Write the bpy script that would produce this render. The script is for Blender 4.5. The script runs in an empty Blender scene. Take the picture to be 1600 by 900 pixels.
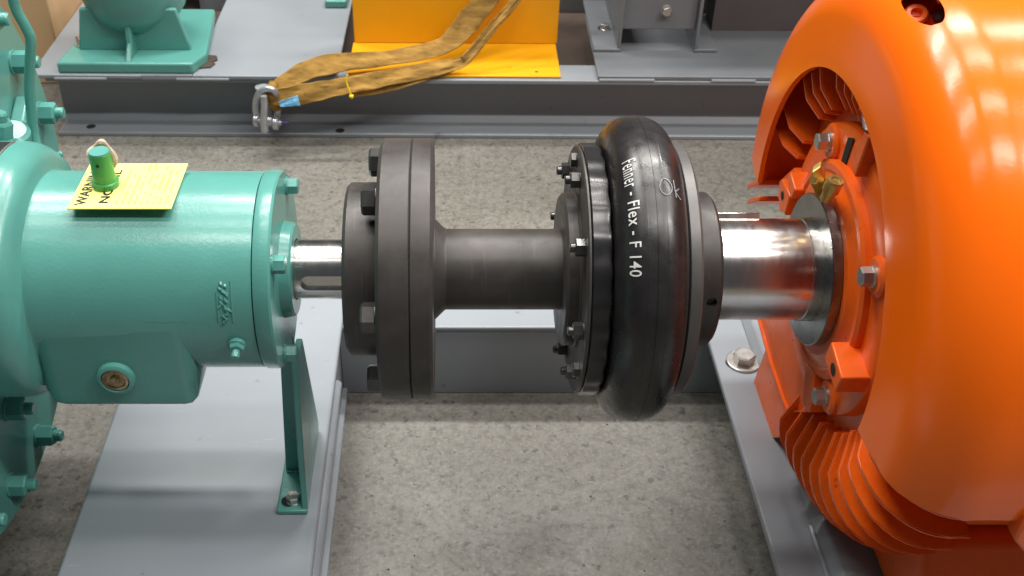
import bpy, bmesh, math, random
from mathutils import Vector, Matrix
random.seed(7)
R = math.radians
S = bpy.context.scene
C = S.collection
AX = 0.495                      # height of the shaft line above the floor (metres)

# ------------------------------------------------------------------ camera
CAM = Vector((0.0, -1.059, AX + 0.766))
cd = bpy.data.cameras.new('camera'); cam = bpy.data.objects.new('camera', cd); C.objects.link(cam)
cam.location = CAM
cam.rotation_euler = (R(90 - 36.87), 0, 0)
cd.sensor_width = 36; cd.lens = 36 * 1700 / 1600; cd.shift_x = 100 / 1600
cd.clip_start = 0.05; cd.clip_end = 100
cd.dof.use_dof = True; cd.dof.focus_distance = 1.24; cd.dof.aperture_fstop = 13
S.camera = cam

# ------------------------------------------------------------------ light of the hall
w = bpy.data.worlds.new('World'); S.world = w; w.use_nodes = True
bgn = w.node_tree.nodes['Background']
bgn.inputs[0].default_value = (0.84, 0.92, 1.0, 1); bgn.inputs[1].default_value = 0.08
def lamp(name, loc, sx, sy, power, col=(1, 0.97, 0.92), aim=None):
    l = bpy.data.lights.new(name, 'AREA'); l.shape = 'RECTANGLE'; l.size = sx; l.size_y = sy
    l.energy = power; l.color = col
    o = bpy.data.objects.new(name, l); C.objects.link(o); o.location = loc
    d = Vector(aim if aim else (loc[0], loc[1], 0)) - Vector(loc)
    o.rotation_euler = d.to_track_quat('-Z', 'Y').to_euler()
    return o
# rows of ceiling fixtures, about four metres up
for i, (x, y, p) in enumerate([(-1.3, -1.25, 14), (0.85, -1.25, 52), (3.0, -1.25, 120),
                               (-1.3, -0.10, 34), (0.85, -0.10, 30), (3.0, -0.10, 44),
                               (-1.3, 1.05, 78), (0.85, 1.05, 46), (3.0, 1.05, 55),
                               (-1.3, 2.25, 132), (0.85, 2.25, 138), (3.0, 2.25, 70)]):
    lamp('ceiling_lamp', (x, y, 4.2), 1.60, 0.26, p * 0.9)

vs = S.view_settings
vs.view_transform = 'Standard'; vs.look = 'None'; vs.gamma = 1; vs.use_curve_mapping = False
vs.exposure = 0.0
S.render.engine = 'CYCLES'
S.cycles.max_bounces = 8
S.cycles.use_denoising = True

# ------------------------------------------------------------------ materials
def mat(name, col, rough=0.5, metal=0.0, bump=0.0, bscale=200.0, var=0.0, vscale=8.0, coat=0.0,
        rvar=0.0, spec=0.5, stretch=None, speck=None, scr=None):
    m = bpy.data.materials.new(name); m.use_nodes = True
    nt = m.node_tree; N = nt.nodes; L = nt.links
    b = N['Principled BSDF']
    b.inputs['Base Color'].default_value = (*col, 1); b.inputs['Roughness'].default_value = rough
    b.inputs['Metallic'].default_value = metal; b.inputs['Coat Weight'].default_value = coat
    b.inputs['Coat Roughness'].default_value = 0.06
    b.inputs['Specular IOR Level'].default_value = spec
    g = N.new('ShaderNodeNewGeometry')
    pos = g.outputs['Position']
    if stretch:
        vm = N.new('ShaderNodeVectorMath'); vm.operation = 'MULTIPLY'; vm.inputs[1].default_value = stretch
        L.new(pos, vm.inputs[0]); pos = vm.outputs[0]
    def noise(sc, det=4, ro=0.6):
        n = N.new('ShaderNodeTexNoise'); n.inputs['Scale'].default_value = sc
        n.inputs['Detail'].default_value = det; n.inputs['Roughness'].default_value = ro
        L.new(pos, n.inputs['Vector']); return n
    colsock = None
    if var > 0:
        n = noise(vscale)
        r = N.new('ShaderNodeMapRange'); r.inputs[1].default_value = 0.3; r.inputs[2].default_value = 0.7
        r.inputs[3].default_value = 1 - var; r.inputs[4].default_value = 1 + var
        L.new(n.outputs[0], r.inputs[0])
        mx = N.new('ShaderNodeVectorMath'); mx.operation = 'SCALE'; mx.inputs[0].default_value = col
        L.new(r.outputs[0], mx.inputs['Scale']); colsock = mx.outputs[0]
    if speck:
        sc, thr, scol, amt = speck
        n = noise(sc, 3, 0.55)
        r = N.new('ShaderNodeMapRange'); r.inputs[1].default_value = thr; r.inputs[2].default_value = thr + 0.06
        r.inputs[3].default_value = 0; r.inputs[4].default_value = amt; L.new(n.outputs[0], r.inputs[0])
        mm = N.new('ShaderNodeMix'); mm.data_type = 'RGBA'
        L.new(r.outputs[0], mm.inputs['Factor'])
        if colsock: L.new(colsock, mm.inputs['A'])
        else: mm.inputs['A'].default_value = (*col, 1)
        mm.inputs['B'].default_value = (*scol, 1); colsock = mm.outputs['Result']
    if scr:
        sv, thr, scol, amt = scr
        vm2 = N.new('ShaderNodeVectorMath'); vm2.operation = 'MULTIPLY'; vm2.inputs[1].default_value = sv
        L.new(g.outputs['Position'], vm2.inputs[0])
        n = N.new('ShaderNodeTexNoise'); n.inputs['Scale'].default_value = 1.0; n.inputs['Detail'].default_value = 3
        L.new(vm2.outputs[0], n.inputs['Vector'])
        r = N.new('ShaderNodeMapRange'); r.inputs[1].default_value = thr; r.inputs[2].default_value = thr + 0.05
        r.inputs[3].default_value = 0; r.inputs[4].default_value = amt; L.new(n.outputs[0], r.inputs[0])
        mm = N.new('ShaderNodeMix'); mm.data_type = 'RGBA'
        L.new(r.outputs[0], mm.inputs['Factor'])
        if colsock: L.new(colsock, mm.inputs['A'])
        else: mm.inputs['A'].default_value = (*col, 1)
        mm.inputs['B'].default_value = (*scol, 1); colsock = mm.outputs['Result']
    if colsock: L.new(colsock, b.inputs['Base Color'])
    if rvar > 0:
        n = noise(vscale * 2.3)
        r = N.new('ShaderNodeMapRange'); r.inputs[1].default_value = 0.3; r.inputs[2].default_value = 0.7
        r.inputs[3].default_value = max(0.03, rough - rvar); r.inputs[4].default_value = rough + rvar
        L.new(n.outputs[0], r.inputs[0]); L.new(r.outputs[0], b.inputs['Roughness'])
    if bump > 0:
        n = noise(bscale, 3)
        bp = N.new('ShaderNodeBump'); bp.inputs['Strength'].default_value = bump; bp.inputs['Distance'].default_value = 0.002
        L.new(n.outputs[0], bp.inputs['Height']); L.new(bp.outputs[0], b.inputs['Normal'])
        L.new(bp.outputs[0], b.inputs['Coat Normal'])
    return m

GREEN = mat('green_paint', (0.094, 0.300, 0.264), 0.24, bump=0.10, bscale=260, var=0.07, vscale=9, rvar=0.04, speck=(60, 0.745, (0.02, 0.09, 0.07), 0.6))
GREENCAP = mat('bright_green_paint', (0.055, 0.32, 0.075), 0.32, bump=0.08, bscale=260, var=0.10, vscale=60)
ORANGE = mat('orange_paint', (0.92, 0.140, 0.003), 0.19, bump=0.05, bscale=240, var=0.03, vscale=5, rvar=0.04, spec=0.38, speck=(55, 0.75, (0.35, 0.05, 0.004), 0.6))
ORANGEC = mat('orange_cast_paint', (0.82, 0.120, 0.007), 0.34, bump=0.16, bscale=170, var=0.10, vscale=14, rvar=0.08, speck=(70, 0.70, (0.28, 0.04, 0.01), 0.6))
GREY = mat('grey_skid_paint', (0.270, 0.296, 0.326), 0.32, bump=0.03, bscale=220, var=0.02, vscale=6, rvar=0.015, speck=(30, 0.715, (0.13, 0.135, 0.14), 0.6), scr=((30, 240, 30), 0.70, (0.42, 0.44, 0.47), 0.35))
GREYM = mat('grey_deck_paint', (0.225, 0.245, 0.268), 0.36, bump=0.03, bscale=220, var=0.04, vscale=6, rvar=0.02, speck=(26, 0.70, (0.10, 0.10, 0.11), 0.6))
GREYD = mat('grey_far_and_shaded_paint', (0.165, 0.178, 0.192), 0.45, bump=0.06, bscale=200, var=0.08, vscale=7, rvar=0.08, speck=(30, 0.71, (0.10, 0.10, 0.11), 0.5))
DARK = mat('phosphate_steel', (0.060, 0.054, 0.051), 0.46, metal=0.25, bump=0.05, bscale=500, var=0.22, vscale=16, rvar=0.10, speck=(95, 0.66, (0.085, 0.072, 0.062), 0.5), scr=((260, 14, 14), 0.64, (0.11, 0.10, 0.09), 0.30))
DARKG = mat('black_gloss_steel', (0.050, 0.048, 0.050), 0.24, metal=0.7, rvar=0.04, vscale=30)
BOLTB = mat('black_oxide_bolt', (0.10, 0.097, 0.095), 0.28, metal=0.7, var=0.15, vscale=80)
GREYR = mat('grey_clamp_steel', (0.105, 0.10, 0.098), 0.42, metal=0.35, bump=0.05, bscale=400, var=0.12, vscale=40)
RUBBER = mat('black_rubber', (0.017, 0.0155, 0.016), 0.30, bump=0.06, bscale=60, var=0.35, vscale=22, rvar=0.10, spec=0.55)
STEEL = mat('turned_steel', (0.66, 0.635, 0.61), 0.22, metal=1.0, var=0.07, vscale=4, rvar=0.04, stretch=(12, 3, 3))
STEELF = mat('seal_steel', (0.24, 0.24, 0.235), 0.30, metal=1.0, bump=0.015, bscale=160, var=0.12, vscale=30, rvar=0.06)
ZINC = mat('zinc_bolt', (0.52, 0.50, 0.47), 0.34, metal=0.85, var=0.10, vscale=50, rvar=0.06)
BRASS = mat('brass_fitting', (0.62, 0.42, 0.13), 0.36, metal=0.8, var=0.22, vscale=90, rvar=0.08)
BRONZE = mat('bronze_plug', (0.34, 0.25, 0.15), 0.28, metal=0.9, var=0.35, vscale=140, rvar=0.1)
YELLOW = mat('yellow_paint', (0.76, 0.36, 0.004), 0.42, bump=0.05, bscale=160, var=0.05, vscale=6, rvar=0.06, speck=(24, 0.73, (0.35, 0.15, 0.01), 0.6))
SLING = mat('worn_sling_webbing', (0.29, 0.168, 0.044), 0.95, spec=0.12, bump=0.5, bscale=420, var=0.42, vscale=20, stretch=(0.8, 3.2, 3.2), speck=(34, 0.60, (0.075, 0.045, 0.02), 0.38))
TIE = mat('yellow_tie', (0.85, 0.62, 0.02), 0.5)
BLUE = mat('blue_label', (0.14, 0.38, 0.60), 0.6, var=0.35, vscale=70)
GALV = mat('galvanised_shackle', (0.50, 0.51, 0.53), 0.34, metal=0.75, var=0.15, vscale=60, bump=0.08, bscale=300)
PURPLE = mat('violet_pin_paint', (0.06, 0.05, 0.16), 0.35, metal=0.3)
CARD = mat('cardboard', (0.74, 0.47, 0.25), 0.85, bump=0.08, bscale=90, var=0.05, vscale=8)
TAGY = mat('yellow_tag_plastic', (0.88, 0.82, 0.26), 0.15, var=0.05, vscale=30)
INK = mat('black_ink', (0.012, 0.012, 0.012), 0.5)
INKP = mat('pale_olive_ink', (0.46, 0.43, 0.10), 0.4)
WHITE = mat('white_mould_lettering', (0.62, 0.62, 0.60), 0.6, var=0.15, vscale=200)
CHALK = mat('grey_chalk', (0.22, 0.23, 0.245), 0.9, var=0.4, vscale=300)
BLACK = mat('black_void', (0.012, 0.011, 0.010), 0.8)
BROWN = mat('brown_guard_steel_and_shade', (0.085, 0.062, 0.050), 0.45, metal=0.3, var=0.2, vscale=12)
UMBER = mat('dark_grey_panel', (0.115, 0.108, 0.108), 0.5, var=0.08, vscale=8)
TAN = mat('frayed_tan_cord', (0.55, 0.42, 0.33), 0.9, var=0.25, vscale=120)

def floor_mat():
    m = bpy.data.materials.new('stained_concrete'); m.use_nodes = True
    nt = m.node_tree; N = nt.nodes; L = nt.links; b = N['Principled BSDF']
    g = N.new('ShaderNodeNewGeometry')
    def noise(sc, det, ro, dist=0.0):
        n = N.new('ShaderNodeTexNoise'); n.inputs['Scale'].default_value = sc; n.inputs['Detail'].default_value = det
        n.inputs['Roughness'].default_value = ro; n.inputs['Distortion'].default_value = dist
        L.new(g.outputs['Position'], n.inputs['Vector']); return n.outputs[0]
    def ramp(s, a, bb, lo, hi):
        r = N.new('ShaderNodeMapRange'); r.inputs[1].default_value = a; r.inputs[2].default_value = bb
        r.inputs[3].default_value = lo; r.inputs[4].default_value = hi; L.new(s, r.inputs[0]); return r.outputs[0]
    def mix(f, a, bcol, mode='MIX'):
        x = N.new('ShaderNodeMix'); x.data_type = 'RGBA'; x.blend_type = mode
        L.new(f, x.inputs['Factor'])
        if isinstance(a, tuple): x.inputs['A'].default_value = (*a, 1)
        else: L.new(a, x.inputs['A'])
        x.inputs['B'].default_value = (*bcol, 1); return x.outputs['Result']
    c = mix(ramp(noise(4.5, 5, 0.6), 0.3, 0.7, 0, 1), (0.178, 0.170, 0.152), (0.128, 0.122, 0.104))
    c = mix(ramp(noise(58, 8, 0.74), 0.46, 0.62, 0, 0.66), c, (0.070, 0.066, 0.054))
    c = mix(ramp(noise(120, 5, 0.70), 0.55, 0.66, 0, 0.75), c, (0.075, 0.069, 0.060))
    c = mix(ramp(noise(150, 3, 0.6), 0.52, 0.68, 0, 0.4), c, (0.27, 0.26, 0.235))
    c = mix(ramp(noise(52, 4, 0.6), 0.605, 0.66, 0, 0.75), c, (0.045, 0.042, 0.040))
    # hairline cracks
    v = N.new('ShaderNodeTexVoronoi'); v.feature = 'DISTANCE_TO_EDGE'; v.inputs['Scale'].default_value = 3.1
    wn = N.new('ShaderNodeTexNoise'); wn.inputs['Scale'].default_value = 9; wn.inputs['Detail'].default_value = 4
    L.new(g.outputs['Position'], wn.inputs['Vector'])
    ad = N.new('ShaderNodeVectorMath'); ad.operation = 'MULTIPLY_ADD'; ad.inputs[1].default_value = (0.14,) * 3
    L.new(wn.outputs['Color'], ad.inputs[0]); L.new(g.outputs['Position'], ad.inputs[2]); L.new(ad.outputs[0], v.inputs['Vector'])
    cr = ramp(v.outputs['Distance'], 0.0, 0.006, 0.45, 0.0)
    c = mix(cr, c, (0.08, 0.075, 0.07))
    L.new(c, b.inputs['Base Color'])
    L.new(ramp(noise(12, 4, 0.6), 0.35, 0.7, 0.42, 0.62), b.inputs['Roughness'])
    bp = N.new('ShaderNodeBump'); bp.inputs['Strength'].default_value = 0.12; bp.inputs['Distance'].default_value = 0.002
    L.new(noise(120, 4, 0.6), bp.inputs['Height']); L.new(bp.outputs[0], b.inputs['Normal'])
    return m
CONC = floor_mat()

# ------------------------------------------------------------------ mesh helpers
XF = [Matrix.Identity(4)]       # extra transform baked into meshes (the far skid stands slightly skewed)
def link(name, me, m, parent=None, smooth=35):
    o = bpy.data.objects.new(name, me); C.objects.link(o)
    if m and not me.materials: me.materials.append(m)
    if parent:
        o.parent = parent
        if not parent.get('_mesh'): o.matrix_parent_inverse = Matrix.Translation(-Vector(parent.location)) if parent.type == 'EMPTY' else Matrix.Identity(4)
    return o
def finish(bm, smooth=35):
    me = bpy.data.meshes.new('m')
    bmesh.ops.recalc_face_normals(bm, faces=bm.faces[:])
    bm.to_mesh(me); bm.free()
    if smooth:
        for p in me.polygons: p.use_smooth = True
        me.set_sharp_from_angle(angle=R(smooth))
    return me
def obj(name, bm, m, parent=None, smooth=35, bevel=0, seg=2, label=None):
    bm.transform(XF[0])
    o = link(name, finish(bm, smooth), m, parent)
    if bevel:
        b = o.modifiers.new('bevel', 'BEVEL'); b.width = bevel; b.segments = seg; b.limit_method = 'ANGLE'; b.angle_limit = R(40)
        b.harden_normals = False
    if label: o['label'] = label
    return o
def thing(name, label, cat, loc, group=None):
    o = bpy.data.objects.new(name, None); C.objects.link(o); o.location = XF[0] @ Vector(loc)
    o.empty_display_size = 0.05
    o['label'] = label; o['category'] = cat
    if group: o['group'] = group
    return o
def tag(o, label, cat, group=None):
    o['label'] = label; o['category'] = cat
    if group: o['group'] = group
    return o
def B(x0, x1, y0, y1, z0, z1, bm=None):
    bm = bm or bmesh.new()
    v = [bm.verts.new((x, y, z)) for x in (x0, x1) for y in (y0, y1) for z in (z0, z1)]
    for f in ((0, 1, 3, 2), (4, 6, 7, 5), (0, 4, 5, 1), (2, 3, 7, 6), (0, 2, 6, 4), (1, 5, 7, 3)):
        bm.faces.new([v[i] for i in f])
    return bm
def prism(pts, vec, bm=None):
    """pts: 3D outline, extruded by vec"""
    bm = bm or bmesh.new(); vec = Vector(vec)
    a = [bm.verts.new(p) for p in pts]; b = [bm.verts.new(Vector(p) + vec) for p in pts]
    bm.faces.new(a); bm.faces.new(b[::-1]); n = len(a)
    for i in range(n): bm.faces.new((a[i], a[(i + 1) % n], b[(i + 1) % n], b[i]))
    return bm
def lathe(prof, n=96, bm=None, rmod=None, close=False, xmod=None):
    """prof [(x, r)] turned about the shaft line (X axis at height AX)"""
    bm = bm or bmesh.new(); rings = []
    for x, r in prof:
        if r < 1e-6: rings.append([bm.verts.new((x, 0, AX))]); continue
        ring = []
        for i in range(n):
            a = 2 * math.pi * i / n; rr = r + (rmod(x, r, a) if rmod else 0)
            ring.append(bm.verts.new((x + (xmod(x, r, a) if xmod else 0), rr * math.sin(a), AX + rr * math.cos(a))))
        rings.append(ring)
    prs = list(zip(rings, rings[1:])) + ([(rings[-1], rings[0])] if close else [])
    for a, b in prs:
        for i in range(n):
            j = (i + 1) % n
            if len(a) == 1 and len(b) == 1: continue
            if len(a) == 1: bm.faces.new((a[0], b[j], b[i]))
            elif len(b) == 1: bm.faces.new((a[i], a[j], b[0]))
            else: bm.faces.new((a[i], a[j], b[j], b[i]))
    return bm
def zlathe(prof, n=32, base=(0, 0, 0), axis=(0, 0, 1), bm=None):
    """prof [(h, r)] turned about axis through base"""
    bm = bm or bmesh.new(); rings = []
    M = Matrix.Translation(base) @ Vector(axis).to_track_quat('Z', 'Y').to_matrix().to_4x4()
    for h, r in prof:
        if r < 1e-6: rings.append([bm.verts.new(M @ Vector((0, 0, h)))]); continue
        rings.append([bm.verts.new(M @ Vector((r * math.cos(2 * math.pi * i / n), r * math.sin(2 * math.pi * i / n), h))) for i in range(n)])
    for a, b in zip(rings, rings[1:]):
        for i in range(n):
            j = (i + 1) % n
            if len(a) == 1 and len(b) == 1: continue
            if len(a) == 1: bm.faces.new((a[0], b[i], b[j]))
            elif len(b) == 1: bm.faces.new((a[i], b[0], a[j]))
            else: bm.faces.new((a[i], b[i], b[j], a[j]))
    return bm
def smoothpath(pts, k=8):
    P = [Vector(p) for p in pts]; P = [2 * P[0] - P[1]] + P + [2 * P[-1] - P[-2]]; out = []
    for i in range(1, len(P) - 2):
        for s in range(k):
            t = s / k
            out.append(0.5 * ((2 * P[i]) + (P[i + 1] - P[i - 1]) * t + (2 * P[i - 1] - 5 * P[i] + 4 * P[i + 1] - P[i + 2]) * t * t
                              + (3 * P[i] - P[i - 1] - 3 * P[i + 1] + P[i + 2]) * t ** 3))
    out.append(P[-2]); return out
def tube(path, r, n=12, bm=None):
    bm = bm or bmesh.new(); rings = []; up = None
    for i, p in enumerate(path):
        t = (path[min(i + 1, len(path) - 1)] - path[max(i - 1, 0)]).normalized()
        if up is None: up = t.orthogonal().normalized()
        up = (up - t * up.dot(t)).normalized(); s = t.cross(up)
        rr = r(i / (len(path) - 1)) if callable(r) else r
        rings.append([bm.verts.new(p + rr * (math.cos(2 * math.pi * k / n) * up + math.sin(2 * math.pi * k / n) * s)) for k in range(n)])
    for a, b in zip(rings, rings[1:]):
        for i in range(n): bm.faces.new((a[i], a[(i + 1) % n], b[(i + 1) % n], b[i]))
    bm.faces.new(rings[0][::-1]); bm.faces.new(rings[-1]); return bm
def baked(o):
    """apply modifiers of o in place"""
    dg = bpy.context.evaluated_depsgraph_get(); dg.update()
    me = bpy.data.meshes.new_from_object(o.evaluated_get(dg)); o.modifiers.clear(); o.data = me
    return o
def cut(o, bm):
    c = link('cutter', finish(bm, 0), None); m = o.modifiers.new('cut', 'BOOLEAN'); m.operation = 'DIFFERENCE'; m.solver = 'EXACT'; m.object = c
    baked(o); bpy.data.objects.remove(c)
    for p in o.data.polygons: p.use_smooth = True
    o.data.set_sharp_from_angle(angle=R(35)); return o

# hex fasteners: meshes built along +Z, shared between copies
def hexmesh(af, h, m, ch=0.12, washer=0, wt=0.0, stud=0, studl=0, shank=0):
    bm = bmesh.new(); rc = af / math.sqrt(3)
    rings = []
    for z, k in ((wt, 1), (wt + h * (1 - ch), 1), (wt + h, 0.86)):
        rings.append([bm.verts.new((rc * k * math.cos(R(60 * i + 15)), rc * k * math.sin(R(60 * i + 15)), z)) for i in range(6)])
    for a, b in zip(rings, rings[1:]):
        for i in range(6): bm.faces.new((a[i], a[(i + 1) % 6], b[(i + 1) % 6], b[i]))
    bm.faces.new(rings[-1]); bm.faces.new(rings[0][::-1])
    if washer: zlathe([(0, 0), (0, washer), (wt * 0.8, washer), (wt, washer * 0.95), (wt, 0)], 24, bm=bm)
    if stud: zlathe([(wt + h * 0.8, 0), (wt + h * 0.8, stud), (wt + h + studl * 0.8, stud), (wt + h + studl, stud * 0.8), (wt + h + studl, 0)], 18, bm=bm)
    if shank: zlathe([(-shank, 0), (-shank, af * 0.32), (wt, af * 0.32), (wt, 0)], 16, bm=bm)
    me = finish(bm, 30); me.materials.append(m); return me
def place(name, me, loc, d, parent, spin=0.0, label=None):
    o = bpy.data.objects.new(name, me); C.objects.link(o)
    q = Vector(d).to_track_quat('Z', 'Y') @ Matrix.Rotation(spin, 3, 'Z').to_quaternion()
    if XF[0] != Matrix.Identity(4): q = XF[0].to_quaternion() @ q; loc = XF[0] @ Vector(loc)
    o.rotation_mode = 'QUATERNION'; o.rotation_quaternion = q; o.location = loc
    o.parent = parent
    if parent.type == 'EMPTY': o.matrix_parent_inverse = Matrix.Translation(-Vector(parent.location))
    if label: o['label'] = label
    return o
def rim(x, r, a):
    """point on a circle about the shaft; a in degrees, 0 = the side seen uppermost, 90 = towards the viewer"""
    c, s = math.cos(R(a)), math.sin(R(a))
    return Vector((x, r * (0.6 * c - 0.8 * s), AX + r * (0.8 * c + 0.6 * s)))
def rdir(a):
    c, s = math.cos(R(a)), math.sin(R(a)); return Vector((0, 0.6 * c - 0.8 * s, 0.8 * c + 0.6 * s))
def text_tris(body, size, bold=0.0, spacing=1.0, xs=1.0):
    cu = bpy.data.curves.new('t', 'FONT'); cu.body = body; cu.size = size; cu.offset = bold; cu.space_character = spacing
    cu.resolution_u = 3
    o = bpy.data.objects.new('t', cu); C.objects.link(o)
    dg = bpy.context.evaluated_depsgraph_get(); dg.update()
    me = bpy.data.meshes.new_from_object(o.evaluated_get(dg))
    V = [(v.co.x * xs, v.co.y) for v in me.vertices]; F = [tuple(p.vertices) for p in me.polygons]
    bpy.data.objects.remove(o); bpy.data.curves.remove(cu); bpy.data.meshes.remove(me)
    return V, F
def mapped(V, F, fn, bm=None):
    t = bmesh.new(); vv = [t.verts.new((x, y, 0)) for x, y in V]
    for f in F:
        try: t.faces.new([vv[i] for i in f])
        except ValueError: pass
    bmesh.ops.remove_doubles(t, verts=t.verts[:], dist=1e-6)
    for _ in range(3):
        bmesh.ops.triangulate(t, faces=t.faces[:])
        el = [e for e in t.edges if e.calc_length() > 0.0022]
        if el: bmesh.ops.subdivide_edges(t, edges=el, cuts=1)
    bmesh.ops.triangulate(t, faces=t.faces[:])
    bm = bm or bmesh.new(); mp = {}
    for v in t.verts: mp[v] = bm.verts.new(fn(v.co.x, v.co.y))
    for f in t.faces:
        try: bm.faces.new([mp[v] for v in f.verts])
        except ValueError: pass
    t.free(); return bm
def at(px, py, y=None, z=None):
    """point of the place seen at photo pixel (px, py), at depth y or height z"""
    u = (px - 700) / 1700; v = (450 - py) / 1700
    d = Vector((u, 0.8 + 0.6 * v, -0.6 + 0.8 * v))
    t = (y - CAM.y) / d.y if y is not None else (z - CAM.z) / d.z
    return CAM + d * t

# ================================================================== SETTING
fl = obj('floor', B(-7, 7, -4, 9, -0.2, 0), CONC, smooth=0); fl['kind'] = 'structure'

# ================================================================== NEAR SKID
T = 0.147                        # height of the skid's top
sk = thing('steel_skid', 'near grey painted steel base frame carrying the pump and orange motor', 'base frame', (0, 0, 0))
obj('pump_deck_plate', B(-0.495, -0.173, -0.62, 0.455, T - 0.012, T), GREY, sk, bevel=0.005, seg=3)
obj('side_channel', B(-0.186, -0.179, -0.60, 0.45, 0.012, T - 0.012), GREY, sk)
obj('bottom_flange', B(-0.215, -0.171, -0.62, 0.34, 0.0, 0.011), GREY, sk, bevel=0.003)
p = [Vector((-0.1745, -0.62, T - 0.030)), Vector((-0.1745, 0.215, T - 0.030))]
obj('edge_bead', tube(p, 0.0085, 14), GREY, sk)
obj('side_channel', B(-0.485, -0.478, -0.60, 0.45, 0.012, T - 0.012), GREY, sk)
# crossmember: a channel with its web towards the viewer
obj('cross_member', B(-0.179, 0.47, 0.323, 0.332, 0.0, T - 0.009), GREY, sk, bevel=0.002)
obj('top_flange', B(-0.172, 0.416, 0.320, 0.455, T - 0.0085, T - 0.0005), GREY, sk, bevel=0.003, seg=3)
# motor rail: top plate, step with rounded edge, recessed web
obj('motor_rail_plate', B(0.418, 0.60, -0.75, 0.455, T - 0.012, T), GREY, sk, bevel=0.003, seg=3)
obj('rail_web', B(0.545, 0.555, -0.74, 0.45, 0.004, T - 0.012), GREY, sk)
bm = prism([(0.480, -0.75, T), (0.492, -0.75, T + 0.016), (0.545, -0.75, T + 0.018), (0.556, -0.75, T + 0.006), (1.2, -0.75, T + 0.006), (1.2, -0.75, T)], (0, 1.20, 0))
obj('motor_sole_plate', bm, GREY, sk, bevel=0.004, seg=3)
wl = tube([Vector((0.478, -0.70, T + 0.001)), Vector((0.478, -0.43, T + 0.001))], 0.004, 8); obj('weld_bead', wl, GREY, sk)
wl = tube([Vector((0.478, -0.33, T + 0.001)), Vector((0.478, -0.10, T + 0.001))], 0.004, 8); obj('weld_bead', wl, GREY, sk)
RB = hexmesh(0.030, 0.014, ZINC, washer=0.0265, wt=0.004)
bp_ = at(1161, 566, z=T)
obj('bolt_slot', zlathe([(0, 0), (0.0006, 0.016), (0.0012, 0.0)], 20, base=(bp_.x - 0.012, bp_.y - 0.002, T)), BLACK, sk)
place('rail_bolt', RB, (bp_.x, bp_.y, T), (0.03, 0, 1), sk)

# ================================================================== SHAFT COUPLING
cp = thing('shaft_coupling', 'dark steel spacer coupling with black rubber tyre between pump and motor shafts', 'coupling', (0.08, 0, AX - 0.18))
c_ = 0.003
obj('hub', lathe([(-0.1185, 0.037), (-0.1185, 0.100), (-0.1145, 0.104), (-0.078, 0.104)], 128), DARK, cp)
obj('hub_flange', lathe([(-0.078, 0.05), (-0.078, 0.152), (-0.074, 0.156), (-0.0432, 0.156), (-0.0420, 0.1548), (-0.0420, 0.05)], 160), DARK, cp)
obj('spacer_flange', lathe([(-0.0412, 0.05), (-0.0412, 0.1548), (-0.040, 0.156), (-0.0195, 0.156), (-0.0165, 0.153), (-0.0165, 0.0605), (-0.0145, 0.0595), (-0.004, 0.0492), (-0.002, 0.0485)], 160), DARK, cp)
obj('joint_gap', lathe([(-0.0422, 0.04), (-0.0422, 0.1538), (-0.041, 0.1538), (-0.041, 0.04)], 128), BLACK, cp)
obj('spacer_tube', lathe([(-0.004, 0.0485), (0.138, 0.0485), (0.146, 0.0495)], 128), DARK, cp)
FB = hexmesh(0.030, 0.0155, BOLTB, ch=0.16, washer=0.0165, wt=0.002)
for k in range(6):
    a = -5 + 60 * k
    place('flange_bolt', FB, rim(-0.078, 0.130, a), (-1, 0, 0), cp, spin=R(40 + 13 * k))
# driven half: boss, flange disc, scalloped clamp ring
obj('boss', lathe([(0.1335, 0.047), (0.1335, 0.088), (0.1365, 0.0915), (0.1475, 0.0915), (0.1495, 0.0935), (0.152, 0.0935)], 128), DARK, cp)
obj('flange_disc', lathe([(0.1500, 0.05), (0.1500, 0.146), (0.1515, 0.148), (0.1535, 0.148), (0.1535, 0.05)], 160), DARK, cp)
def lob(x, r, a): return 0.0006 * math.cos(26 * a) if r > 0.12 and x > 0.150 else 0
obj('clamp_ring', lathe([(0.1540, 0.06), (0.1540, 0.1475), (0.1555, 0.1500), (0.1715, 0.1500), (0.1745, 0.1490), (0.1755, 0.146), (0.1755, 0.06)], 416, rmod=lob, xmod=lambda x, r, a: 0.0005 * math.cos(26 * a) if x > 0.165 and r > 0.12 else 0), DARKG, cp, smooth=50)
CB = hexmesh(0.0175, 0.010, BOLTB, washer=0.0105, wt=0.0015, stud=0.0052, studl=0.006)
for k in range(8):
    a = 35 + 45 * k
    place('clamp_bolt', CB, rim(0.1500, 0.1225, a), (-1, 0, 0), cp, spin=R(10 + 23 * k))
CS = hexmesh(0.016, 0.006, BOLTB, washer=0.010, wt=0.0012)
for a in (16, 152): place('balance_nut', CS, rim(0.1500, 0.132, a), (-1, 0, 0), cp, spin=R(a))
# rubber tyre
TC, TW = 0.2175, 0.0400
def tyre_r(x):
    t = (x - TC) / TW
    return 0.145 + 0.0365 * max(0.0, 1 - abs(t) ** 2.7) ** 0.60
prof = [(TC - TW + 0.0005, 0.128), (TC - TW, 0.139)]
n = 44
for i in range(n + 1):
    u = -1 + 2 * i / n; x = TC + TW * math.sin(u * math.pi / 2)
    prof.append((x, tyre_r(x)))
prof += [(TC + TW, 0.139), (TC + TW - 0.0005, 0.128)]
obj('rubber_tyre', lathe(prof, 200), RUBBER, cp, smooth=70)
for x, hgt in ((TC + 0.001, 0.0011), (TC - 0.009, 0.0005), (TC + 0.011, 0.0005)):
    r = tyre_r(x) - 0.0004
    obj('mould_ridge', lathe([(x - 0.0012, r - 0.001), (x - 0.0005, r + hgt), (x + 0.0005, r + hgt), (x + 0.0012, r - 0.001)], 160), RUBBER, cp)
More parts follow.
